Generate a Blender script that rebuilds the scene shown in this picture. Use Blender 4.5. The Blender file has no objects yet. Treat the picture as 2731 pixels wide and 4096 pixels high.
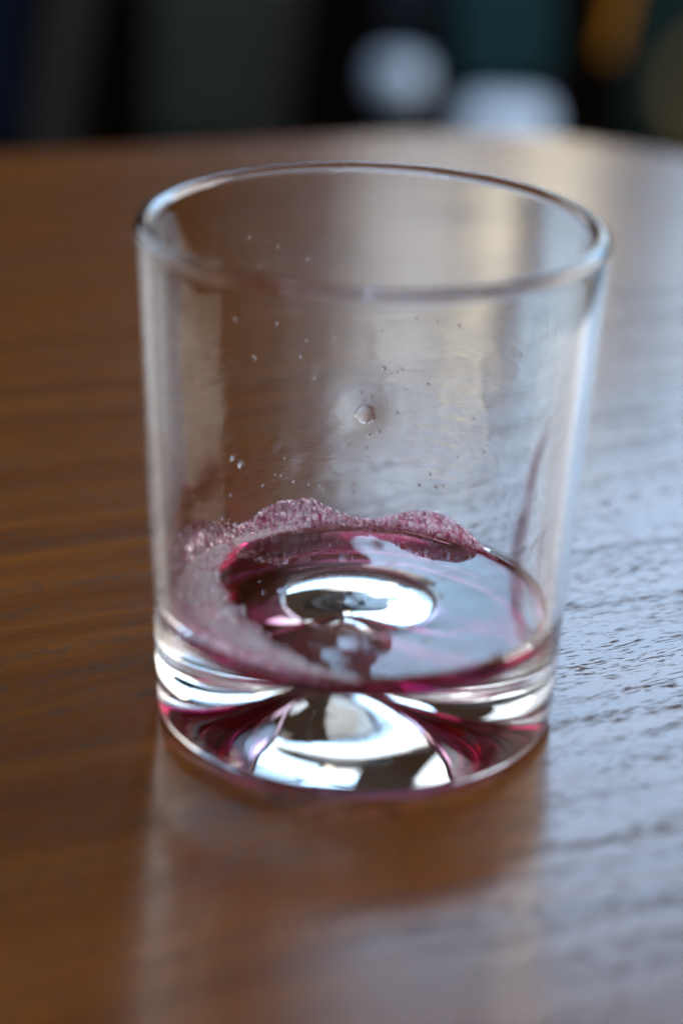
import bpy, bmesh, math, random
from mathutils import Vector, Matrix, noise

random.seed(7)
S = bpy.context.scene
C = S.collection

# ------------------------------------------------------------------ camera
D, H0 = 0.4331758, 0.2172069
PITCH, YAW, ROLL = 0.391403, -0.0085362, 0.0362592
cy, sy, cp, sp = math.cos(YAW), math.sin(YAW), math.cos(PITCH), math.sin(PITCH)
FW = Vector((sy*cp, cy*cp, -sp)); RT = Vector((cy, -sy, 0)); UP = RT.cross(FW)
R2 = RT*math.cos(ROLL) + UP*math.sin(ROLL); U2 = -RT*math.sin(ROLL) + UP*math.cos(ROLL)
cam_d = bpy.data.cameras.new("camera"); cam = bpy.data.objects.new("camera", cam_d); C.objects.link(cam)
M = Matrix((R2, U2, -FW)).transposed().to_4x4(); M.translation = Vector((0, -D, H0)); cam.matrix_world = M
cam_d.sensor_fit = 'VERTICAL'; cam_d.sensor_height = 36.0; cam_d.lens = 91.154
cam_d.clip_start = 0.01; cam_d.clip_end = 60
cam_d.dof.use_dof = True; cam_d.dof.focus_distance = 0.508; cam_d.dof.aperture_fstop = 5.8
cam_d.dof.aperture_blades = 0
S.camera = cam

# ------------------------------------------------------------------ world, exposure, render
W = bpy.data.worlds.new("World"); S.world = W; W.use_nodes = True
bg = W.node_tree.nodes['Background']; bg.inputs[0].default_value = (1.0, 0.62, 0.38, 1); bg.inputs[1].default_value = 0.03
S.view_settings.view_transform = 'Standard'; S.view_settings.look = 'None'
S.view_settings.exposure = 0; S.view_settings.gamma = 1
S.render.engine = 'CYCLES'
cyc = S.cycles
cyc.max_bounces = 28; cyc.transmission_bounces = 24; cyc.glossy_bounces = 20; cyc.diffuse_bounces = 8
cyc.caustics_refractive = True; cyc.caustics_reflective = True; cyc.blur_glossy = 0.1
cyc.use_denoising = True; cyc.denoiser = 'OPENIMAGEDENOISE'; cyc.sample_clamp_indirect = 12

# ------------------------------------------------------------------ window light and added side fill (lamps)
def win(name, x0, x1, z0, z1, y, col, L, rot='front'):
    """daylight through one pane: rectangle in the plane y, z above the table top"""
    w, h = x1-x0, z1-z0
    d = bpy.data.lights.new(name, 'AREA'); d.shape = 'RECTANGLE'; d.size = w; d.size_y = h
    d.color = col; d.energy = L*math.pi*w*h
    o = bpy.data.objects.new(name, d); C.objects.link(o)
    o.location = ((x0+x1)/2, y, (z0+z1)/2)
    tgt = Vector((0, 0, (z0+z1)/2)) if rot == 'aim' else None
    if rot == 'front': o.rotation_euler = (math.radians(-90), 0, 0)      # shines towards -y
    else: o.rotation_euler = (math.radians(90), 0, 0)                    # shines towards +y
    return o
YW = 3.0
SKY = (0.44, 0.69, 1.0)
win('window_light', -0.02, 0.86, 1.10, 1.95, YW, SKY, 7.6)
win('window_light', -0.02, 0.86, 2.02, 2.5, YW, SKY, 1.8)
win('window_light', 0.93, 1.82, 1.10, 1.95, YW, SKY, 7.6)
win('window_light', 0.93, 2.90, 2.02, 2.7, YW, SKY, 1.8)
win('window_light', 1.90, 2.90, 0.80, 1.95, YW, SKY, 7.2)
win('window_light', -0.02, 0.16, 0.64, 1.04, YW, (0.95,0.97,0.96), 3.1)
win('window_light', 0.20, 0.29, 0.56, 1.04, YW, (1.0,0.92,0.72), 5.5)
win('window_light', 0.40, 1.82, 0.66, 1.04, YW, (0.55,0.78,1.0), 5.0)
win('window_light', -2.6, -1.2, 0.70, 2.8, YW, (0.8,0.9,1.0), 2.0)
def lamp_at(name, loc, size, to, col, L):
    d = bpy.data.lights.new(name, 'AREA'); d.shape = 'RECTANGLE'; d.size, d.size_y = size; d.color = col
    d.energy = L*math.pi*size[0]*size[1]
    o = bpy.data.objects.new(name, d); C.objects.link(o); o.location = loc
    o.rotation_euler = (Vector(to)-Vector(loc)).to_track_quat('-Z', 'Y').to_euler()
lamp_at('side_fill_light', (-1.35, 1.35, 0.90), (1.2, 1.1), (0, 0.3, 0.1), (0.85, 0.93, 1.0), 1.1)  # unseen left lamp, added to brighten the wood and the glass edge
lamp_at('side_fill_light', (2.5, 1.3, 1.2), (2.2, 2.0), (0, 0.3, 0.3), (1.0, 0.96, 0.90), 5.6)  # unseen right lamp, added to brighten table and foam
lamp_at('room_light', (-0.4, -2.6, 1.5), (3.6, 1.8), (0, 0, 0.6), (0.70, 0.84, 1.0), 2.4)
lamp_at('high_window_light', (-0.2, -1.2, 2.2), (1.5, 0.8), (0, 0, 0), (0.9, 0.97, 1.0), 4.2)

# ------------------------------------------------------------------ helpers
def mesh_obj(name, verts, faces, mat=None, parent=None, smooth=True, label=None, cat=None, kind=None, group=None):
    me = bpy.data.meshes.new(name); me.from_pydata(verts, [], faces); me.update()
    if smooth: me.polygons.foreach_set('use_smooth', [True]*len(me.polygons))
    if mat: me.materials.append(mat)
    o = bpy.data.objects.new(name, me); C.objects.link(o)
    if parent: o.parent = parent
    tag(o, label, cat, kind, group)
    return o
def tag(o, label=None, cat=None, kind=None, group=None):
    if label: o['label'] = label
    if cat: o['category'] = cat
    if kind: o['kind'] = kind
    if group: o['group'] = group
    return o
def empty(name, loc, label, cat, group=None):
    o = bpy.data.objects.new(name, None); C.objects.link(o); o.location = loc
    o.empty_display_size = 0.05
    return tag(o, label, cat, None, group)
def lathe(prof, n=160, fn=None):
    """closed or axis-to-axis profile [(r,z)] -> verts, faces"""
    vs, fs, idx = [], [], []
    for (r, z) in prof:
        if r < 1e-7:
            idx.append([len(vs)]); vs.append((0, 0, z))
        else:
            row = []
            for k in range(n):
                a = 2*math.pi*k/n; dr = fn(r, z, a) if fn else 0
                row.append(len(vs)); vs.append(((r+dr)*math.cos(a), (r+dr)*math.sin(a), z))
            idx.append(row)
    for a, b in zip(idx, idx[1:]):
        if len(a) == 1 and len(b) == 1: continue
        for k in range(n):
            k2 = (k+1) % n
            if len(a) == 1: fs.append((a[0], b[k2], b[k]))
            elif len(b) == 1: fs.append((a[k], a[k2], b[0]))
            else: fs.append((a[k], a[k2], b[k2], b[k]))
    return vs, fs
def node_mat(name):
    m = bpy.data.materials.new(name); m.use_nodes = True
    return m, m.node_tree.nodes, m.node_tree.links, m.node_tree.nodes['Principled BSDF']
def plain(name, col, rough=0.5, **k):
    m, N, L, B = node_mat(name)
    B.inputs['Base Color'].default_value = (*col, 1); B.inputs['Roughness'].default_value = rough
    B.inputs['Specular IOR Level'].default_value = 0.05
    for a, b in k.items(): B.inputs[a.replace('_', ' ')].default_value = b
    return m

# ------------------------------------------------------------------ glass tumbler
GH = 0.093
def r_out(z): return 0.0365 + (0.0412-0.0365)*z/GH
def r_in(z): return r_out(z) - 0.0029 - 0.0007*max(0.0, (z-0.05)/0.043)**2
ZC = 0.0174; RF = 0.0048
PK = 0.0055; PW = 0.022; PE = 2.5; BOW=0
PUNT = 0.012; UW = 0.018; UE = 1.5
def under(r):
    if UW: return 0.0006+PUNT*(math.exp(-(r/UW)**UE)-math.exp(-(0.031/UW)**UE))
    return PUNT*(1-(r/0.031)**UE)+0.0006
def floor_z(r):
    """height of the cavity floor"""
    z = ZC + PK*math.exp(-(r/PW)**PE) + BOW*(r/0.03)**2
    rw = r_in(ZC) - RF
    if r > rw:
        t = min(1, (r-rw)/RF); z += RF*(1-math.sqrt(max(0, 1-t*t)))
    return z
prof = []
for i in range(0, 25): # underside from axis outwards
    r = 0.031*i/24; prof.append((r, under(r)))
for k in range(0, 9): # foot ring
    a = math.pi/2*k/8; prof.append((0.0343+0.0023*math.sin(a), 0.0024-0.0024*math.cos(a)))
RR = 0.0018
for i in range(1, 90): z = 0.0024+(GH-RR-0.0024)*i/90; prof.append((r_out(z), z))
for k in range(0, 13): # rounded rim
    a = math.pi*k/12; c = r_out(GH)-RR; prof.append((c+RR*math.cos(a), GH-RR+RR*math.sin(a)))
zt = ZC+RF
for i in range(1, 90): z = GH-RR-(GH-RR-zt)*i/90; prof.append((r_in(z), z))
rmax = r_in(ZC)
for k in range(0, 22): # fillet
    a = math.pi/2*k/21; r = rmax-RF+RF*math.cos(a); prof.append((r, floor_z(r)))
for i in range(1, 40):
    r = (rmax-RF)*(1-i/39)
    prof.append((max(0.0, r) if i < 39 else 0.0, floor_z(max(0, r))))
gm, N, L, B = node_mat('clear_glass')
B.inputs['Base Color'].default_value = (0.985, 0.995, 0.99, 1); B.inputs['Roughness'].default_value = 0.0
B.inputs['IOR'].default_value = 1.5; B.inputs['Transmission Weight'].default_value = 1.0
# liquid residue leaves a faintly rippled film on the far inside wall
tg = N.new('ShaderNodeTexCoord'); sx = N.new('ShaderNodeSeparateXYZ'); L.new(tg.outputs['Object'], sx.inputs[0])
def mrange(src, a, b, c=0.0, d=1.0):
    x = N.new('ShaderNodeMapRange'); x.interpolation_type = 'SMOOTHSTEP'; L.new(src, x.inputs[0])
    for i, v in enumerate((a, b, c, d)): x.inputs[i+1].default_value = v
    return x.outputs[0]
def mul(a, b):
    x = N.new('ShaderNodeMath'); x.operation = 'MULTIPLY'
    for i, v in enumerate((a, b)):
        if isinstance(v, float): x.inputs[i].default_value = v
        else: L.new(v, x.inputs[i])
    return x.outputs[0]
nz = N.new('ShaderNodeTexNoise'); nz.inputs['Scale'].default_value = 1.0; nz.inputs['Detail'].default_value = 4.0; nz.inputs['Distortion'].default_value = 0.6
mg = N.new('ShaderNodeMapping'); mg.inputs['Scale'].default_value = (150, 150, 520); mg.inputs['Rotation'].default_value = (0, math.radians(8), 0)
L.new(tg.outputs['Object'], mg.inputs[0]); L.new(mg.outputs[0], nz.inputs['Vector'])
nz2 = N.new('ShaderNodeTexNoise'); nz2.inputs['Scale'].default_value = 70.0; nz2.inputs['Detail'].default_value = 2.0; L.new(tg.outputs['Object'], nz2.inputs['Vector'])
mask = mul(mul(mrange(sx.outputs[1], 0.012, 0.028), mrange(sx.outputs[2], 0.022, 0.034)), mul(mrange(sx.outputs[2], 0.070, 0.055), mrange(nz2.outputs[0], 0.42, 0.62)))
bmp = N.new('ShaderNodeBump'); bmp.inputs['Strength'].default_value = 1.0; bmp.inputs['Distance'].default_value = 0.00012
L.new(mul(nz.outputs[0], mask), bmp.inputs['Height']); L.new(bmp.outputs[0], B.inputs['Normal'])
glass = empty('drinking_glass', (0, 0, 0), 'clear straight sided tumbler with thick domed base and a little red drink left in it', 'glass')
def wob(r, z, a):
    d = 0.00006*noise.noise(Vector((math.cos(a)*1.3, math.sin(a)*1.3, z*40)))
    if r < r_out(z)-0.0015 and z > 0.03:               # a slight bulge in the far wall
        da = (a-math.radians(91))*r; q = (da*da+(z-0.0462)**2)/0.0048**2
        if q < 12: d -= 0.0003*math.exp(-q)
    return d
NB = 9+25
iz = [i for i, (r, z) in enumerate(prof) if i > 30 and z > 0.026][0]           # last outer row of the base
ir = [i for i, (r, z) in enumerate(prof) if z > GH-0.0040][0]
jr = [i for i, (r, z) in enumerate(prof) if z > GH-0.0040][-1]
jz = [i for i, (r, z) in enumerate(prof) if z > 0.030][-1]
mesh_obj('wall', *lathe(prof[iz:ir+1], 256, wob), gm, glass)
mesh_obj('rim', *lathe(prof[ir:jr+1], 256, wob), gm, glass)
w2 = mesh_obj('wall_inside', *lathe(prof[jr:jz+1], 256, wob), gm, None)
# inner and outer faces of the wall are one part
bmj = bmesh.new(); bmj.from_mesh(bpy.data.objects['wall'].data); bmj.from_mesh(w2.data)
bmj.to_mesh(bpy.data.objects['wall'].data); bmj.free(); bpy.data.objects.remove(w2)
va_, fa_ = lathe(prof[:iz+1], 256, wob)
OX = -0.002; OY = 0          # the kick-up under the base sits slightly off centre
va_ = [(x+OX*max(0, 1-(x*x+y*y)/0.030**2)**2, y+OY*max(0, 1-(x*x+y*y)/0.030**2)**2, z) if i < 1+256*24 else (x, y, z) for i, (x, y, z) in enumerate(va_)]
vb_, fb_ = lathe(prof[jz:], 256, wob); k_ = len(va_)
mesh_obj('thick_base', va_+vb_, fa_+[tuple(i+k_ for i in f) for f in fb_], gm, glass)

# ------------------------------------------------------------------ liquid
lm, N, L, B = node_mat('red_drink')
B.inputs['Base Color'].default_value = (1, 1, 1, 1); B.inputs['Roughness'].default_value = 0.0
B.inputs['IOR'].default_value = 1.345; B.inputs['Transmission Weight'].default_value = 1.0
va = N.new('ShaderNodeVolumeAbsorption'); va.inputs['Color'].default_value = (0.79, 0.0, 0.42, 1); va.inputs['Density'].default_value = 560
L.new(va.outputs[0], N['Material Output'].inputs['Volume'])
LZ = 0.0216
def liquid_top(x, y, r):
    wall = r_in(LZ)
    return LZ + 0.0009*math.exp(-(wall-r)/0.0012) + (0.0006*math.exp(-(r-r0)/0.001) if r0 else 0) + 0.00028*noise.noise(Vector((x*60, y*60, 3)))+0.00008*noise.noise(Vector((x*210, y*210, 8)))
n = 160; rows = 44; vs, fs = [], []
def ring(rr, zf):
    s = len(vs)
    for k in range(n):
        a = 2*math.pi*k/n; x, y = rr*math.cos(a), rr*math.sin(a); vs.append((x, y, zf(x, y, rr)))
    return s
EPS = 0.00005                                        # the drink bites this far into the glass: one shared interface
rr_wall = lambda z: r_in(max(z, ZC)) + EPS
starts = []
r0 = 0.0                                             # where the domed floor comes up through the surface
while floor_z(r0) > LZ - 0.0001: r0 += 0.0001
if r0 == 0: vs.append((0, 0, floor_z(0)-EPS))
for i in range(1 if r0 == 0 else 0, 48):
    rr = r0 + (rmax+EPS-r0)*math.sin(math.pi/2*i/47); starts.append(ring(rr, lambda x, y, r: floor_z(min(r, rmax))-EPS))
zs = ZC+RF
if LZ > zs: starts.append(ring(r_in(LZ)+EPS, lambda x, y, r: zs))
for i in range(0, 36):
    rr = r0 + (r_in(LZ)+EPS-r0)*(1-i/36)
    starts.append(ring(rr, lambda x, y, r: liquid_top(x, y, r)))
if r0 == 0:
    vs.append((0, 0, liquid_top(0, 0, 0))); c1 = len(vs)-1
    for k in range(n):
        k2 = (k+1) % n; fs.append((0, starts[0]+k2, starts[0]+k)); fs.append((starts[-1]+k, starts[-1]+k2, c1))
else: starts.append(starts[0])
for a, b in zip(starts, starts[1:]):
    for k in range(n): k2 = (k+1) % n; fs.append((a+k, a+k2, b+k2, b+k))
drink = mesh_obj('red_drink', vs, fs, lm, None, True, 'shallow pool of dark red drink in the bottom of the tumbler', 'drink')

# ------------------------------------------------------------------ table
wm, N, L, B = node_mat('varnished_wood')
tc = N.new('ShaderNodeTexCoord'); mp = N.new('ShaderNodeMapping'); L.new(tc.outputs['Object'], mp.inputs[0])
mp.inputs['Rotation'].default_value = (0, 0, math.radians(-25))
def add(t, **k):
    x = N.new(t)
    for a, b in k.items():
        if a.startswith('i_'): x.inputs[a[2:].replace('_', ' ')].default_value = b
        else: setattr(x, a, b)
    return x
def math_n(op, a, b=None, clamp=False):
    x = N.new('ShaderNodeMath'); x.operation = op; x.use_clamp = clamp
    for i, v in enumerate((a, b)):
        if v is None: continue
        if isinstance(v, (int, float)): x.inputs[i].default_value = v
        else: L.new(v, x.inputs[i])
    return x.outputs[0]
def ramp(src, stops):
    x = N.new('ShaderNodeValToRGB'); L.new(src, x.inputs[0]); e = x.color_ramp.elements
    while len(e) < len(stops): e.new(0.5)
    for el, (p, c) in zip(e, stops): el.position = p; el.color = (*c, 1)
    return x.outputs[0]
def mapped(scale, src=None):
    m2 = N.new('ShaderNodeMapping'); L.new(src or mp.outputs[0], m2.inputs[0]); m2.inputs['Scale'].default_value = scale
    return m2.outputs[0]
warp = add('ShaderNodeTexNoise', i_Scale=1.0, i_Detail=3.0); L.new(mapped((7, 16, 1)), warp.inputs['Vector'])
wv = math_n('MULTIPLY', math_n('SUBTRACT', warp.outputs[0], 0.5), 0.026)
cmb = N.new('ShaderNodeCombineXYZ'); L.new(wv, cmb.inputs[1])
wadd = N.new('ShaderNodeVectorMath'); wadd.operation = 'ADD'; L.new(mp.outputs[0], wadd.inputs[0]); L.new(cmb.outputs[0], wadd.inputs[1])
P = wadd.outputs[0]
rings = add('ShaderNodeTexNoise', i_Scale=1.0, i_Detail=4.0, i_Roughness=0.6); L.new(mapped((3, 90, 1), P), rings.inputs['Vector'])
fine = add('ShaderNodeTexNoise', i_Scale=1.0, i_Detail=3.0); L.new(mapped((60, 1400, 1), P), fine.inputs['Vector'])
col = ramp(rings.outputs[0], [(0.20, (0.092, 0.029, 0.007)), (0.45, (0.148, 0.049, 0.010)), (0.62, (0.190, 0.066, 0.013)), (0.86, (0.12, 0.040, 0.009))])
# open pores: short dark grooves along the grain, gathered in bands
pore = add('ShaderNodeTexNoise', i_Scale=1.0, i_Detail=2.0, i_Roughness=0.5); L.new(mapped((240, 2600, 1), P), pore.inputs['Vector'])
band = add('ShaderNodeTexNoise', i_Scale=1.0, i_Detail=3.0); L.new(mapped((14, 230, 1), P), band.inputs['Vector'])
pv = math_n('ADD', pore.outputs[0], math_n('MULTIPLY', math_n('SUBTRACT', band.outputs[0], 0.5), 0.55))
mr = N.new('ShaderNodeMapRange'); mr.interpolation_type = 'SMOOTHSTEP'; L.new(pv, mr.inputs[0]); mr.inputs[1].default_value = 0.575; mr.inputs[2].default_value = 0.625
pores = mr.outputs[0]
mixc = N.new('ShaderNodeMix'); mixc.data_type = 'RGBA'; mixc.blend_type = 'MIX'
L.new(pores, mixc.inputs['Factor']); L.new(col, mixc.inputs['A']); mixc.inputs['B'].default_value = (0.06, 0.026, 0.010, 1)
mixf = N.new('ShaderNodeMix'); mixf.data_type = 'RGBA'; mixf.blend_type = 'MULTIPLY'; mixf.inputs['Factor'].default_value = 0.5
L.new(mixc.outputs['Result'], mixf.inputs['A']); L.new(ramp(fine.outputs[0], [(0.3, (0.62, 0.6, 0.58)), (0.7, (1.15, 1.12, 1.1))]), mixf.inputs['B'])
L.new(mixf.outputs['Result'], B.inputs['Base Color'])
hgt = math_n('SUBTRACT', math_n('MULTIPLY', fine.outputs[0], 0.10), pores)
bump = add('ShaderNodeBump', i_Strength=0.2, i_Distance=0.00010); L.new(hgt, bump.inputs['Height']); L.new(bump.outputs[0], B.inputs['Normal'])
L.new(math_n('ADD', math_n('MULTIPLY', pores, 0.3), 0.19), B.inputs['Roughness'])
B.inputs['IOR'].default_value = 1.5
L.new(math_n('SUBTRACT', 0.5, math_n('MULTIPLY', pores, 0.42)), B.inputs['Specular IOR Level'])   # the grooves carry no varnish
# table top: rounded far edge
tc_x, tc_y, tr = 0.035, 0.0, 0.0
def table_outline():
    pts = [(-0.9, 0.265), (-0.1247, 0.3920), (-0.0757, 0.4080), (-0.0248, 0.4260), (0.005, 0.4370), (0.035, 0.4440), (0.0641, 0.4410), (0.0878, 0.4320), (0.1043, 0.4230),
           (0.13, 0.40), (0.16, 0.36), (0.30, 0.0), (0.42, -0.35), (0.45, -0.7), (-0.9, -0.7)]
    return pts
def slab(name, pts, z0, z1, mat, parent=None, bev=0.0):
    bm = bmesh.new(); lo = [bm.verts.new((x, y, z0)) for x, y in pts]; hi = [bm.verts.new((x, y, z1)) for x, y in pts]
    k = len(pts); bm.faces.new(hi); bm.faces.new(lo[::-1])
    for i in range(k): bm.faces.new((lo[i], lo[(i+1) % k], hi[(i+1) % k], hi[i]))
    bmesh.ops.recalc_face_normals(bm, faces=bm.faces)
    if bev: bmesh.ops.bevel(bm, geom=[e for e in bm.edges if abs(e.verts[0].co.z-z1) < 1e-6 and abs(e.verts[1].co.z-z1) < 1e-6], offset=bev, segments=3, affect='EDGES')
    me = bpy.data.meshes.new(name); bm.to_mesh(me); bm.free(); me.materials.append(mat)
    o = bpy.data.objects.new(name, me); C.objects.link(o)
    if parent: o.parent = parent
    return o
table = empty('wooden_table', (0, 0, -0.75), 'varnished brown wooden table with rounded far edge under the tumbler', 'table')
top = slab('tabletop', [(x, y) for x, y in table_outline()], -0.022, -0.0005, wm, None, 0.003)
top.parent = table; top.location = (0, 0, 0.75)
def pt(px, py, Y):
    d = FW + R2*((px-784)/5955.42) - U2*((py-1176)/5955.42); t = (Y+D)/d.y
    return Vector((0, -D, H0)) + d*t
fl = slab('floor', [(-6, -4), (6, -4), (6, 8), (-6, 8)], -0.80, -0.75, plain('dark_floor', (0.002, 0.0016, 0.0015), 0.6)); tag(fl, kind='structure')

# ------------------------------------------------------------------ foam and bubbles
def ico(sub=1):
    bm = bmesh.new(); bmesh.ops.create_icosphere(bm, subdivisions=sub, radius=1.0)
    v = [x.co.copy() for x in bm.verts]; f = [tuple(q.index for q in p.verts) for p in bm.faces]; bm.free(); return v, f
IV, IF = ico(2)
IV1, IF1 = ico(1)
def foam_mat(name, pale, mid, dark, wetc, rough):
  global N, L, B
  fmt, N, L, B = node_mat(name)
  geo = N.new('ShaderNodeNewGeometry')
  cr = N.new('ShaderNodeValToRGB'); L.new(geo.outputs['Random Per Island'], cr.inputs[0])
  e = cr.color_ramp.elements; e[0].color = (*dark, 1); e[1].color = (*pale, 1); m_ = e.new(0.25); m_.color = (*mid, 1)
  fn_ = N.new('ShaderNodeTexNoise'); fn_.inputs['Scale'].default_value = 260; fn_.inputs['Detail'].default_value = 4; fn_.inputs['Roughness'].default_value = 0.6
  ftc = N.new('ShaderNodeTexCoord'); L.new(ftc.outputs['Object'], fn_.inputs['Vector']); fsx = N.new('ShaderNodeSeparateXYZ'); L.new(ftc.outputs['Object'], fsx.inputs[0])
  wet = N.new('ShaderNodeMapRange'); wet.interpolation_type = 'SMOOTHSTEP'; L.new(fn_.outputs[0], wet.inputs[0])
  for i_, v_ in enumerate((0.50, 0.66, 0.0, 0.75)): wet.inputs[i_+1].default_value = v_
  low = N.new('ShaderNodeMapRange'); L.new(fsx.outputs[2], low.inputs[0])     # the foam is wetter, so redder, at its foot
  for i_, v_ in enumerate((0.0244, 0.0210, 0.0, 0.5)): low.inputs[i_+1].default_value = v_
  mxw = N.new('ShaderNodeMath'); mxw.operation = 'MAXIMUM'; L.new(wet.outputs[0], mxw.inputs[0]); L.new(low.outputs[0], mxw.inputs[1])
  fmx = N.new('ShaderNodeMix'); fmx.data_type = 'RGBA'; L.new(mxw.outputs[0], fmx.inputs['Factor']); L.new(cr.outputs[0], fmx.inputs['A']); fmx.inputs['B'].default_value = (*wetc, 1)
  cr_out = fmx.outputs['Result']
  L.new(cr_out, B.inputs['Base Color']); B.inputs['Roughness'].default_value = rough; B.inputs['Coat Weight'].default_value = 1.0; B.inputs['Coat Roughness'].default_value = 0.03; B.inputs['IOR'].default_value = 1.33
  tl = N.new('ShaderNodeBsdfTranslucent'); L.new(cr_out, tl.inputs[0]); mx = N.new('ShaderNodeMixShader'); mx.inputs[0].default_value = 0.3
  L.new(B.outputs[0], mx.inputs[1]); L.new(tl.outputs[0], mx.inputs[2]); L.new(mx.outputs[0], N['Material Output'].inputs[0])
  return fmt
foam_pale = foam_mat('pink_foam_bubbles', (1.0, 0.88, 0.96), (0.97, 0.74, 0.86), (0.50, 0.10, 0.22), (0.45, 0.05, 0.16), 0.2)
def film_mat(name, pale, wetc, cell, body, stretch):
    """thin wet film of packed bubbles: cells with domed relief, thinning out towards its edge"""
    global N, L, B
    m, N, L, B = node_mat(name)
    tc_ = N.new('ShaderNodeTexCoord'); mp_ = N.new('ShaderNodeMapping'); L.new(tc_.outputs['Object'], mp_.inputs[0])
    mp_.inputs['Scale'].default_value = (cell, cell, cell*stretch); mp_.inputs['Rotation'].default_value = (0, math.radians(24), 0)
    vo = N.new('ShaderNodeTexVoronoi'); vo.inputs['Scale'].default_value = 1.0; L.new(mp_.outputs[0], vo.inputs['Vector'])
    vo.inputs['Randomness'].default_value = 0.9
    no = N.new('ShaderNodeTexNoise'); no.inputs['Scale'].default_value = 300; no.inputs['Detail'].default_value = 4; L.new(tc_.outputs['Object'], no.inputs['Vector'])
    am = N.new('ShaderNodeAttribute'); am.attribute_name = 'body'
    def mr_(src, a, b, c, d):
        x = N.new('ShaderNodeMapRange'); x.interpolation_type = 'SMOOTHSTEP'; L.new(src, x.inputs[0])
        for i, v in enumerate((a, b, c, d)): x.inputs[i+1].default_value = v
        return x.outputs[0]
    def m2(op, a, b):
        x = N.new('ShaderNodeMath'); x.operation = op; x.use_clamp = True
        for i, v in enumerate((a, b)):
            if isinstance(v, float): x.inputs[i].default_value = v
            else: L.new(v, x.inputs[i])
        return x.outputs[0]
    gap = mr_(vo.outputs['Distance'], 0.38, 0.75, 0.0, body[0])
    sp_ = N.new('ShaderNodeSeparateXYZ'); L.new(tc_.outputs['Object'], sp_.inputs[0])
    low_ = mr_(sp_.outputs[2], 0.0246, 0.0214, 0.0, body[1])
    wf = m2('ADD', m2('MAXIMUM', gap, low_), mr_(no.outputs[0], 0.52, 0.68, 0.0, body[2]))
    mc = N.new('ShaderNodeMix'); mc.data_type = 'RGBA'; L.new(wf, mc.inputs['Factor']); mc.inputs['A'].default_value = (*pale, 1); mc.inputs['B'].default_value = (*wetc, 1)
    c_ = mc.outputs['Result']
    L.new(c_, B.inputs['Base Color']); B.inputs['Roughness'].default_value = 0.25; B.inputs['IOR'].default_value = 1.34
    B.inputs['Coat Weight'].default_value = 1.0; B.inputs['Coat Roughness'].default_value = 0.14
    bu = N.new('ShaderNodeBump'); bu.invert = True; bu.inputs['Strength'].default_value = 0.8; bu.inputs['Distance'].default_value = 0.5/cell; L.new(vo.outputs['Distance'], bu.inputs['Height'])
    L.new(bu.outputs[0], B.inputs['Normal']); L.new(bu.outputs[0], B.inputs['Coat Normal'])
    t1 = N.new('ShaderNodeBsdfTranslucent'); L.new(c_, t1.inputs[0]); x1 = N.new('ShaderNodeMixShader'); x1.inputs[0].default_value = 0.45
    L.new(B.outputs[0], x1.inputs[1]); L.new(t1.outputs[0], x1.inputs[2])
    t2 = N.new('ShaderNodeBsdfTransparent'); t2.inputs[0].default_value = (0.95, 0.70, 0.80, 1)
    x2 = N.new('ShaderNodeMixShader'); L.new(m2('MULTIPLY', am.outputs['Fac'], m2('ADD', mr_(no.outputs[0], 0.3, 0.6, body[3], 1.0), 0.0)), x2.inputs[0])
    L.new(t2.outputs[0], x2.inputs[1]); L.new(x1.outputs[0], x2.inputs[2]); L.new(x2.outputs[0], N['Material Output'].inputs[0])
    return m
foam_skin = film_mat('wet_foam_film', (1.0, 0.80, 0.92), (0.42, 0.04, 0.14), 1350.0, (0.8, 0.6, 0.5, 0.6), 0.55)
foam_milk = film_mat('milky_foam_film', (1.0, 0.92, 0.96), (0.80, 0.32, 0.48), 1100.0, (0.3, 0.12, 0.7, 0.9), 1.0)
foam_clear = node_mat('clear_pink_bubble')[0]; B = foam_clear.node_tree.nodes['Principled BSDF']
B.inputs['Base Color'].default_value = (1.0, 0.80, 0.87, 1); B.inputs['Roughness'].default_value = 0.02; B.inputs['IOR'].default_value = 1.25; B.inputs['Transmission Weight'].default_value = 1.0
BODY = []
FM = []
def wallpt(a, z, inset=0.0):
    r = r_in(z)-inset; return Vector((r*math.cos(a), r*math.sin(a), z))
def hitwall(px, py, back=True):
    """point on the inside wall along the line of sight through a place in the photograph"""
    d = FW + R2*((px-784)/5955.42) - U2*((py-1176)/5955.42); o = Vector((0, -D, H0)); z = 0.04
    for _ in range(12):
        r = r_in(max(0, z)); A = d.x**2+d.y**2; Bq = 2*(o.x*d.x+o.y*d.y); Cq = o.x**2+o.y**2-r*r
        disc = max(0, Bq*Bq-4*A*Cq); t = (-Bq+(1 if back else -1)*math.sqrt(disc))/(2*A); z = (o+d*t).z
    return o+d*t
def interp(x, tab):
    if x <= tab[0][0]: return tab[0][1]
    for (a, b), (c, d) in zip(tab, tab[1:]):
        if x <= c: return b+(d-b)*(x-a)/(c-a)
    return tab[-1][1]
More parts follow.
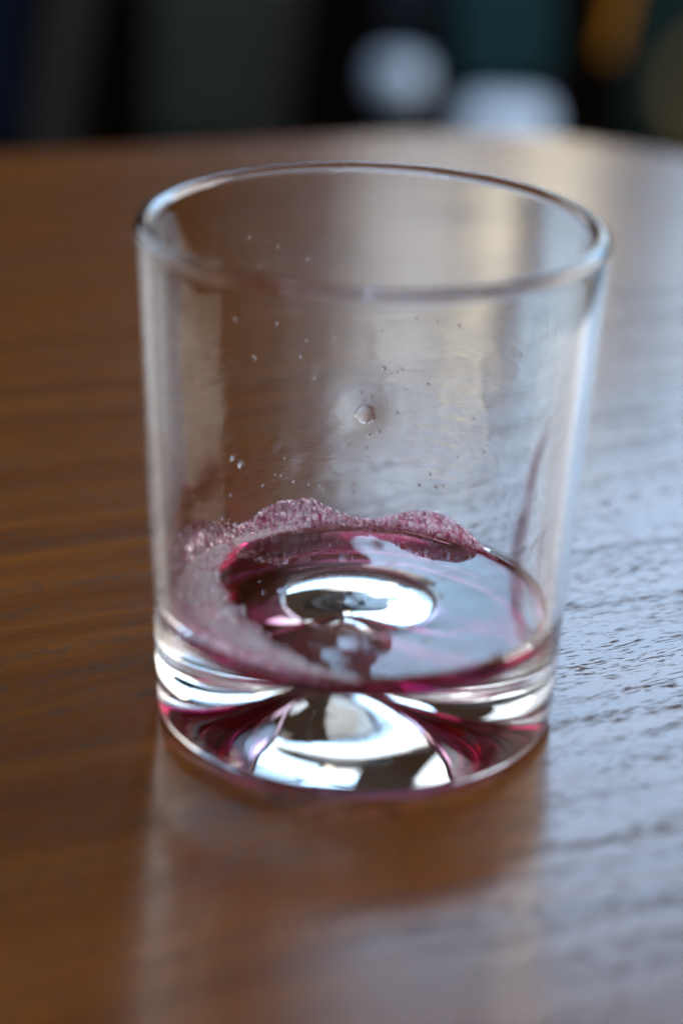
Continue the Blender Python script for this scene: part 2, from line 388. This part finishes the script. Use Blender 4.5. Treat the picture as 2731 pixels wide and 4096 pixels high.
# top edge of the foam on the far wall, as angle round the glass -> height
edge_px = [(455, 1262), (500, 1222), (560, 1190), (600, 1160), (640, 1142), (710, 1134), (750, 1156), (800, 1176), (850, 1186), (900, 1176), (960, 1163), (1010, 1170), (1060, 1196), (1100, 1232), (1150, 1285)]
tab = sorted([(math.atan2(p.y, p.x), p.z) for p in (hitwall(*q) for q in edge_px)])
a_min, a_max = tab[0][0], tab[-1][0]
FV, FF = [], []
def bubble(c, r, nrm, flat=1.0, long=1.0, tilt=0.0, V=IV1, F=IF1):
    n_ = nrm.normalized(); t_ = Vector((0, 0, 1)); 
    if abs(n_.z) > 0.9: t_ = Vector((1, 0, 0))
    u = n_.cross(t_).normalized(); w = u.cross(n_)
    u2 = u*math.cos(tilt)+w*math.sin(tilt); w2 = -u*math.sin(tilt)+w*math.cos(tilt)
    b = len(FV); FV.extend(tuple(c+n_*(v.z*r*flat)+u2*(v.x*r)+w2*(v.y*r*long)) for v in V); FF.extend(tuple(i+b for i in f) for f in F); FM.extend([3 if rnd.random() < 0.75 else 0]*len(F)); BODY.extend([1.0]*len(V))
rnd = random.Random(11)
cnt = 0
while cnt < 1500:
    a = rnd.uniform(a_min-0.02, a_max+0.25); zt_ = interp(a, tab) if a < a_max else 0.0275
    zb = LZ-0.0005
    z = zb+(zt_-zb)*rnd.random()**0.8
    h = (z-zb)/max(1e-5, zt_-zb)
    if h > 0.97: continue
    dens = 0.55+0.45*noise.noise(Vector((a*9, z*300, 1.0)))
    if rnd.random() > 0.72+dens*0.4-0.25*(1-h): continue
    r = rnd.choice((0.00016, 0.0002, 0.00025, 0.00031))*(1.15 if h < 0.35 else 1.0)
    if rnd.random() < 0.012: r = rnd.uniform(0.0005, 0.0008)
    p = wallpt(a, z, r*0.7+0.00015); bubble(p, r, -Vector((p.x, p.y, 0)), 0.8, rnd.uniform(1.0, 2.0) if r < 0.0004 else 1.0, math.radians(rnd.uniform(-35, -5)) if a < 1.9 else math.radians(rnd.uniform(-10, 30)), *((IV, IF) if r > 0.0003 else (IV1, IF1))); cnt += 1
# floating crescent of foam on the left and front left, climbing the wall
def foam_inner(a):    # width of the crescent measured from the wall, by angle (deg)
    d = math.degrees(a) % 360
    return interp(d, [(105, 0.0008), (135, 0.0022), (155, 0.006), (180, 0.0115), (205, 0.0135), (225, 0.0125), (245, 0.009), (262, 0.004), (272, 0.0006)])
def foam_wall(a):
    d = math.degrees(a) % 360
    return interp(d, [(125, 0.0), (140, 0.006), (165, 0.0095), (190, 0.0085), (215, 0.006), (240, 0.0035), (262, 0.001), (272, 0)])
cnt = 0
while cnt < 900:
    a = math.radians(rnd.uniform(105, 272)); w = foam_inner(a); hgt_ = foam_wall(a)
    w *= 1+0.12*noise.noise(Vector((a*6, 0, 5))); 
    dn = foam_wall(a)*0.6                              # below the surface the foam lines the curved foot of the wall
    s_ = rnd.uniform(-hgt_-dn, w)
    r = rnd.choice((0.00016, 0.0002, 0.00026, 0.00034, 0.00045))*(0.7+0.3*rnd.random())
    if s_ < -hgt_:
        z = max(ZC+0.0012, LZ-(-s_-hgt_)); rc = r_in(z)
        if z < ZC+RF: q = (ZC+RF-z)/RF; rc = rmax-RF+RF*math.sqrt(max(0, 1-q*q))
        p = Vector((rc*math.cos(a), rc*math.sin(a), z)); nn = Vector((-math.cos(a), -math.sin(a), max(0, (ZC+RF-z)/RF))); bubble(p+nn*r*0.9, r, nn, 0.8)
    elif s_ < 0:
        z = LZ-s_; p = wallpt(a, z, r*0.3+0.0004*rnd.random()); bubble(p, r, -Vector((p.x, p.y, 0)), 0.9)
    else:
        rr = r_in(LZ)-s_; z = LZ+0.0001+0.0008*(1-s_/max(w, 1e-4))*rnd.random(); p = Vector((rr*math.cos(a), rr*math.sin(a), z)); bubble(p, r, Vector((0, 0, 1)), 0.8)
    cnt += 1
# the continuous wet skin of the foam under the bubbles
def sheet(nu, nv, fn, mi, bf):
    b = len(FV)
    for j in range(nv+1):
        for i in range(nu+1): FV.append(tuple(fn(i/nu, j/nv))); BODY.append(bf(i/nu, j/nv))
    for j in range(nv):
        for i in range(nu): k = b+j*(nu+1)+i; FF.append((k, k+1, k+nu+2, k+nu+1)); FM.append(mi)
def wall_skin(u, v):
    a = (a_min-0.01)+(math.radians(262)-a_min)*u
    zt_ = interp(a, tab) if a < a_max else None
    if zt_ is None: zt_ = max(LZ+foam_wall(a), LZ+0.0002)
    elif a > a_max-0.3: f = (a-a_max+0.3)/0.3; zt_ = zt_*(1-f)+(LZ+foam_wall(a_max))*f
    zt_ += 0.0001; z = LZ-0.0004+(zt_-LZ+0.0004)*v
    return wallpt(a, z, 0.00012+0.00006*noise.noise(Vector((a*40, z*1400, 0))))
sheet(420, 24, wall_skin, 1, lambda u, v: 0.96*(1-max(0, (v-0.55)/0.45)**1.5*0.75)*min(1, u/0.05+0.05))
def float_skin(u, v):
    a = math.radians(107+163*u); w = foam_inner(a)*(1+0.12*noise.noise(Vector((a*6, 0, 5))))-0.0004
    rr = r_in(LZ)-w*v-0.00015
    return Vector((rr*math.cos(a), rr*math.sin(a), LZ+0.00015+0.0011*(1-v)**1.5+0.00018*noise.noise(Vector((rr*900, a*35, 0)))))
sheet(300, 20, float_skin, 2, lambda u, v: 0.97*(1-max(0, (v-0.8)/0.2)*0.8))
foam = mesh_obj('foam', FV, FF, foam_pale, None, True, 'pink bubbly foam ring clinging round the inside of the tumbler above the drink', 'foam', 'stuff')

foam.data.materials.append(foam_skin); foam.data.materials.append(foam_milk); foam.data.materials.append(foam_clear); at = foam.data.attributes.new('body', 'FLOAT', 'POINT'); at.data.foreach_set('value', BODY); foam.data.polygons.foreach_set('material_index', FM)
# ------------------------------------------------------------------ droplets on the inside wall
dm = node_mat('water')[0]; B = dm.node_tree.nodes['Principled BSDF']
B.inputs['Roughness'].default_value = 0.0; B.inputs['IOR'].default_value = 1.34; B.inputs['Transmission Weight'].default_value = 1.0
B.inputs['Base Color'].default_value = (1.0, 0.93, 0.94, 1)
def drop_mesh(flat, V=IV, F=IF):
    me = bpy.data.meshes.new('droplet'); me.from_pydata([(v.x, v.y, v.z*flat if v.z > 0 else v.z*0.03) for v in V], [], F); me.update()
    me.polygons.foreach_set('use_smooth', [True]*len(me.polygons)); me.materials.append(dm); return me
dmesh = drop_mesh(0.5)
def droplet(px, py, rpx, label, cat='droplet', group=None, me=None, name='droplet', inset=0.0):
    p = hitwall(px, py); r = rpx/11600.0
    o = bpy.data.objects.new(name, me or dmesh); C.objects.link(o); nn = -Vector((p.x, p.y, 0)).normalized()
    o.location = p+nn*inset; o.scale = (r, r, r); o.rotation_euler = nn.to_track_quat('Z', 'Y').to_euler(); return tag(o, label, cat, None, group)
spots = [(575,545),(615,556),(600,610),(640,565),(705,595),(535,715),(578,800),(585,807),(690,805),(633,723),(720,850),(880,828),(883,835),(900,838),(912,838),(925,832),
         (828,884),(850,893),(832,908),(884,906),(912,936),(935,880),(958,885),(818,985),(797,1010),(812,990),(870,978),(845,985),(842,1018),(848,1040),(627,1083),(640,1083),(705,1104),(742,1112),
         (672,1096),(733,1107),(600,1108),(762,1076),(748,1062),(815,1064),(990,1080),(1005,1108),(968,1108),(1018,1108),(1055,1040),(1095,950),(1164,752),(1208,800),(960,714),(1010,722),(930,700),
         (810,1100),(808,1125),(650,1040),(1120,1030),(523,1128),(590,1195),(876,740),(770,760),(740,690),(1060,730),(988,870),(700,760)]
r3 = random.Random(3)
for (x_, y_) in spots:
    droplet(x_+r3.uniform(-3, 3), y_+r3.uniform(-3, 3), r3.uniform(2.6, 5.0), 'tiny clear droplet clinging to the far inside wall of the tumbler', 'droplet', 'tiny droplets on the far inside wall')
droplet(840, 937, 24, 'largest round droplet in the middle of the far inside wall', 'droplet', me=drop_mesh(0.025), name='large_droplet')
droplet(525, 1043, 8, 'upper bubble of the pair stuck on the left of the far wall', 'bubble', name='wall_bubble', me=drop_mesh(0.8))
droplet(545, 1058, 10, 'lower brighter bubble of the pair stuck on the left of the far wall', 'bubble', name='wall_bubble', me=bpy.data.objects['wall_bubble'].data)

# ------------------------------------------------------------------ dim blurred things beyond the table
def hexa(name, q, Y, dep, mat, parent=None, **k):
    """solid panel whose front face spans four sight points at distance Y"""
    f = [pt(x, y, Y) for x, y in q]; b = [p+Vector((0, dep, 0)) for p in f]; n4 = len(q)
    fs = [tuple(range(n4)), tuple(range(2*n4-1, n4-1, -1))]+[(i, i+n4, (i+1) % n4+n4, (i+1) % n4) for i in range(n4)]
    o = mesh_obj(name, [tuple(v) for v in f+b], fs, mat, None, False); 
    bv = o.modifiers.new('soft_edges', 'BEVEL'); bv.width = 0.004; bv.segments = 2
    if parent: o.parent = parent; o.matrix_parent_inverse = parent.matrix_world.inverted()
    tag(o, **k); return o
def legbox(name, x0, x1, x2, x3, Y, mat, parent, zf=-0.75, zt=-0.20, w=0.04):
    """splayed leg: x0..x1 in the picture at the table edge, x2..x3 at the top of the frame"""
    a0 = pt(x0, 300, Y); b0 = pt(x1, 300, Y); a1 = pt(x2, 0, Y); b1 = pt(x3, 0, Y)
    def at(p, q, z): t = (z-p.z)/(q.z-p.z); return p+(q-p)*t
    f = [at(a0, a1, zf), at(b0, b1, zf), at(b0, b1, zt), at(a0, a1, zt)]; b = [p+Vector((0, w, 0)) for p in f]
    for p, z in zip(f+b, [zf, zf, zt, zt]*2): p.z = z
    return mesh_obj(name, [tuple(v) for v in f+b], [(0, 1, 2, 3), (7, 6, 5, 4), (0, 4, 5, 1), (1, 5, 6, 2), (2, 6, 7, 3), (3, 7, 4, 0)], mat, parent, False)
greym = plain('grey_painted_wood', (0.045, 0.045, 0.042), 0.5); darkm = plain('dark_wood', (0.003, 0.0018, 0.0012), 0.5)
ggm = plain('grey_green_fabric', (0.05, 0.062, 0.06), 0.9); sheenseat = plain('painted_seat_sheen', (0.52, 0.64, 0.82), 0.35, Specular_IOR_Level=0.5)  # pale blue seat colour stands in for window sheen on dark seats
tealm = plain('teal_fabric', (0.022, 0.065, 0.075), 0.9); orangem = plain('orange_fabric', (0.50, 0.20, 0.02), 0.8)
tanm = plain('tan_cane', (0.20, 0.15, 0.07), 0.7); navym = plain('navy_fabric', (0.01, 0.018, 0.045), 0.9)
def rounded_seat(name, cx, cy_, z, rx, ry, th, mat, parent=None, pw=3.0, rot=0.0):
    vs, fs, n_ = [], [], 40
    rows_ = [(0.0, 0.0), (0.6, 0.0), (0.9, -0.10), (1.0, -0.5), (0.94, -1.0), (0.0, -1.0)]
    for k, (q, zz) in enumerate(rows_):
        for i in range(n_):
            t = 2*math.pi*i/n_; c, s_ = math.cos(t), math.sin(t); m = (abs(c)**pw+abs(s_)**pw)**(-1/pw)
            x, y = rx*q*m*c, ry*q*m*s_; vs.append((cx+x*math.cos(rot)-y*math.sin(rot), cy_+x*math.sin(rot)+y*math.cos(rot), z+zz*th))
    for k in range(len(rows_)-1):
        for i in range(n_): j = (i+1) % n_; fs.append((k*n_+i, k*n_+j, (k+1)*n_+j, (k+1)*n_+i))
    return mesh_obj(name, vs, fs, mat, parent)
def chair(label, cat, fnc):
    t = empty('chair', (0, 0, 0), label, cat); fnc(t); return t
c1 = empty('chair', (0, 0, 0), 'chair with slanting grey legs left of the tumbler beyond the table', 'chair', 'blurred chairs beyond the table')
legbox('leg', 72, 165, 112, 208, 1.75, greym, c1); legbox('leg', 560, 655, 588, 692, 1.75, greym, c1)
sc = pt(360, -60, 1.9); rounded_seat('seat', sc.x, 1.95, -0.16, 0.17, 0.18, 0.04, darkm, c1)
cu = hexa('curtain', [(345, 330), (625, 330), (640, -40), (352, -40)], 2.6, 0.05, ggm, None, label='grey green curtain hanging behind the slanting grey chair legs', cat='curtain')
nv = hexa('navy_cloth', [(-120, 330), (20, 330), (34, -40), (-120, -40)], 2.6, 0.05, navym, None, label='dark navy cloth at the left edge of the background', cat='cloth')
def stool_seat(px, py, Y, rx, ry, mat, parent, pw, rot=0.0, th=0.03):
    c = pt(px, py, Y); return rounded_seat('seat', c.x, c.y, c.z, rx, ry, th, mat, parent, pw, rot)
c2 = empty('stool', (0, 0, 0), 'small round stool with window sheen painted pale blue on its seat above the glass rim', 'stool')
stool_seat(915, 142, 1.9, 0.027, 0.048, sheenseat, c2, 2.2)
p = pt(915, 142, 1.9); bm_leg = slab('leg', [(p.x-0.02, 1.88), (p.x+0.02, 1.88), (p.x+0.02, 1.92), (p.x-0.02, 1.92)], -0.75, p.z-0.03, darkm, c2)
c3 = empty('chair', (0, 0, 0), 'chair with window sheen painted pale blue on its seat and teal back right of the stool', 'chair', 'blurred chairs beyond the table')
stool_seat(1158, 242, 1.5, 0.036, 0.050, sheenseat, c3, 4.0, -0.12)
hexa('backrest', [(1050, 195), (1262, 195), (1275, -60), (1040, -60)], 1.66, 0.03, tealm, c3)
p = pt(1160, 245, 1.5); slab('leg', [(p.x-0.025, 1.48), (p.x+0.025, 1.48), (p.x+0.025, 1.52), (p.x-0.025, 1.52)], -0.75, p.z-0.03, darkm, c3)
hexa('dark_blue_board', [(885, 85), (985, 85), (990, -60), (880, -60)], 2.3, 0.03, plain('dark_blue_paint', (0.02, 0.03, 0.045), 0.6), None, label='narrow dark blue board standing behind the round stool', cat='board')
hexa('orange_scarf', [(1378, 120), (1393, 140), (1412, 130), (1455, -60), (1412, -60), (1395, 60)], 1.6, 0.012, orangem, None, label='orange scarf end hanging at upper right', cat='scarf')
hexa('teal_cloth', [(1432, 330), (1640, 330), (1640, -60), (1452, -60)], 2.2, 0.05, plain('dark_teal_fabric', (0.018, 0.036, 0.036), 0.9), None, label='dark teal cloth hanging behind the orange scarf', cat='cloth')
def torus(name, c, R, r, mat, **k):
    vs, fs = [], []
    for i in range(48):
        a = 2*math.pi*i/48
        for j in range(10): b = 2*math.pi*j/10; vs.append((c.x+(R+r*math.cos(b))*math.cos(a), c.y+r*math.sin(b), c.z+(R+r*math.cos(b))*math.sin(a)))
    for i in range(48):
        for j in range(10): fs.append((i*10+j, ((i+1) % 48)*10+j, ((i+1) % 48)*10+(j+1) % 10, i*10+(j+1) % 10))
    return mesh_obj(name, vs, fs, mat, None, True, **k)
torus('cane_hoop', pt(1650, 210, 1.7), 0.045, 0.008, tanm, label='round tan cane hoop at the right edge of the background', cat='hoop')
wl = slab('wall', [(-5, 3.06), (5, 3.06), (5, 3.2), (-5, 3.2)], -0.75, 0.5, plain('dark_wall', (0.004, 0.0018, 0.0014), 0.8)); tag(wl, kind='structure')

# ------------------------------------------------------------------ thin smear of drink and a dark streak on the inside wall
sm, N, L, B = node_mat('smear_streak')
tr_ = N.new('ShaderNodeBsdfTransparent'); gl_ = N.new('ShaderNodeBsdfGlossy'); gl_.inputs['Roughness'].default_value = 0.05
nz = N.new('ShaderNodeTexNoise'); nz.inputs['Scale'].default_value = 1.0; nz.inputs['Detail'].default_value = 3.0
tg = N.new('ShaderNodeTexCoord'); mg = N.new('ShaderNodeMapping'); mg.inputs['Scale'].default_value = (160, 160, 45); L.new(tg.outputs['Object'], mg.inputs[0]); L.new(mg.outputs[0], nz.inputs['Vector'])
uvn = N.new('ShaderNodeAttribute'); uvn.attribute_name = 'amount'
cr = N.new('ShaderNodeValToRGB'); e = cr.color_ramp.elements; e[0].color = (1, 1, 1, 1); e[1].position = 1.0; e[1].color = (0.26, 0.07, 0.13, 1)
mm = N.new('ShaderNodeMath'); mm.operation = 'MULTIPLY'; L.new(uvn.outputs['Fac'], mm.inputs[0]); L.new(nz.outputs[0], mm.inputs[1])
m3 = N.new('ShaderNodeMath'); m3.operation = 'MULTIPLY'; m3.inputs[1].default_value = 1.7; L.new(mm.outputs[0], m3.inputs[0])
L.new(m3.outputs[0], cr.inputs[0]); L.new(cr.outputs[0], tr_.inputs[0])
mx = N.new('ShaderNodeMixShader'); mx.inputs[0].default_value = 0.02; L.new(tr_.outputs[0], mx.inputs[1]); L.new(gl_.outputs[0], mx.inputs[2]); L.new(mx.outputs[0], N['Material Output'].inputs[0])
def smear(cells, label, nu, nv):
    """cells(u, v) -> (angle, height, amount)"""
    vs, fs, am = [], [], []
    for j in range(nv+1):
        for i in range(nu+1):
            a, z, q = cells(i/nu, j/nv); vs.append(tuple(wallpt(a, z, 0.00012))); am.append(q)
    for j in range(nv):
        for i in range(nu): k = j*(nu+1)+i; fs.append((k, k+1, k+nu+2, k+nu+1))
    o = mesh_obj('smear_streak', vs, fs, sm, None, True, label, 'smear')
    at = o.data.attributes.new('amount', 'FLOAT', 'POINT'); at.data.foreach_set('value', am); return o
def sstep(x): x = max(0, min(1, x)); return x*x*(3-2*x)
def left_cells(u, v):
    a = math.radians(128+100*u); z = 0.021+0.034*v
    return a, z, 0.45*sstep(u/0.25)*sstep((1-u)/0.25)*(1-sstep(v))*sstep(v/0.05+0.3)
smear(left_cells, 'faint purple smear of drink on the left inside wall above the foam', 40, 24)
path = [hitwall(*q) for q in [(1290, 915), (1268, 985), (1243, 1060), (1226, 1140), (1212, 1220), (1200, 1300), (1190, 1370)]]
pa = [(math.atan2(p.y, p.x), p.z) for p in path]
def right_cells(u, v):
    t = v*(len(pa)-1); i = min(len(pa)-2, int(t)); f = t-i
    a = pa[i][0]*(1-f)+pa[i+1][0]*f; z = pa[i][1]*(1-f)+pa[i+1][1]*f; w = 0.05+0.10*v
    return a+w*(u-0.5)*2+0.03*noise.noise(Vector((v*5, 0, 2))), z, 0.95*sstep(1-abs(u-0.5)*2)*sstep(v/0.35)*(0.8+0.4*noise.noise(Vector((v*7, u*2, 4))))
smear(right_cells, 'thin dark streak down the right inside wall', 12, 40)  # dark tinted strip down the right of the inside wall
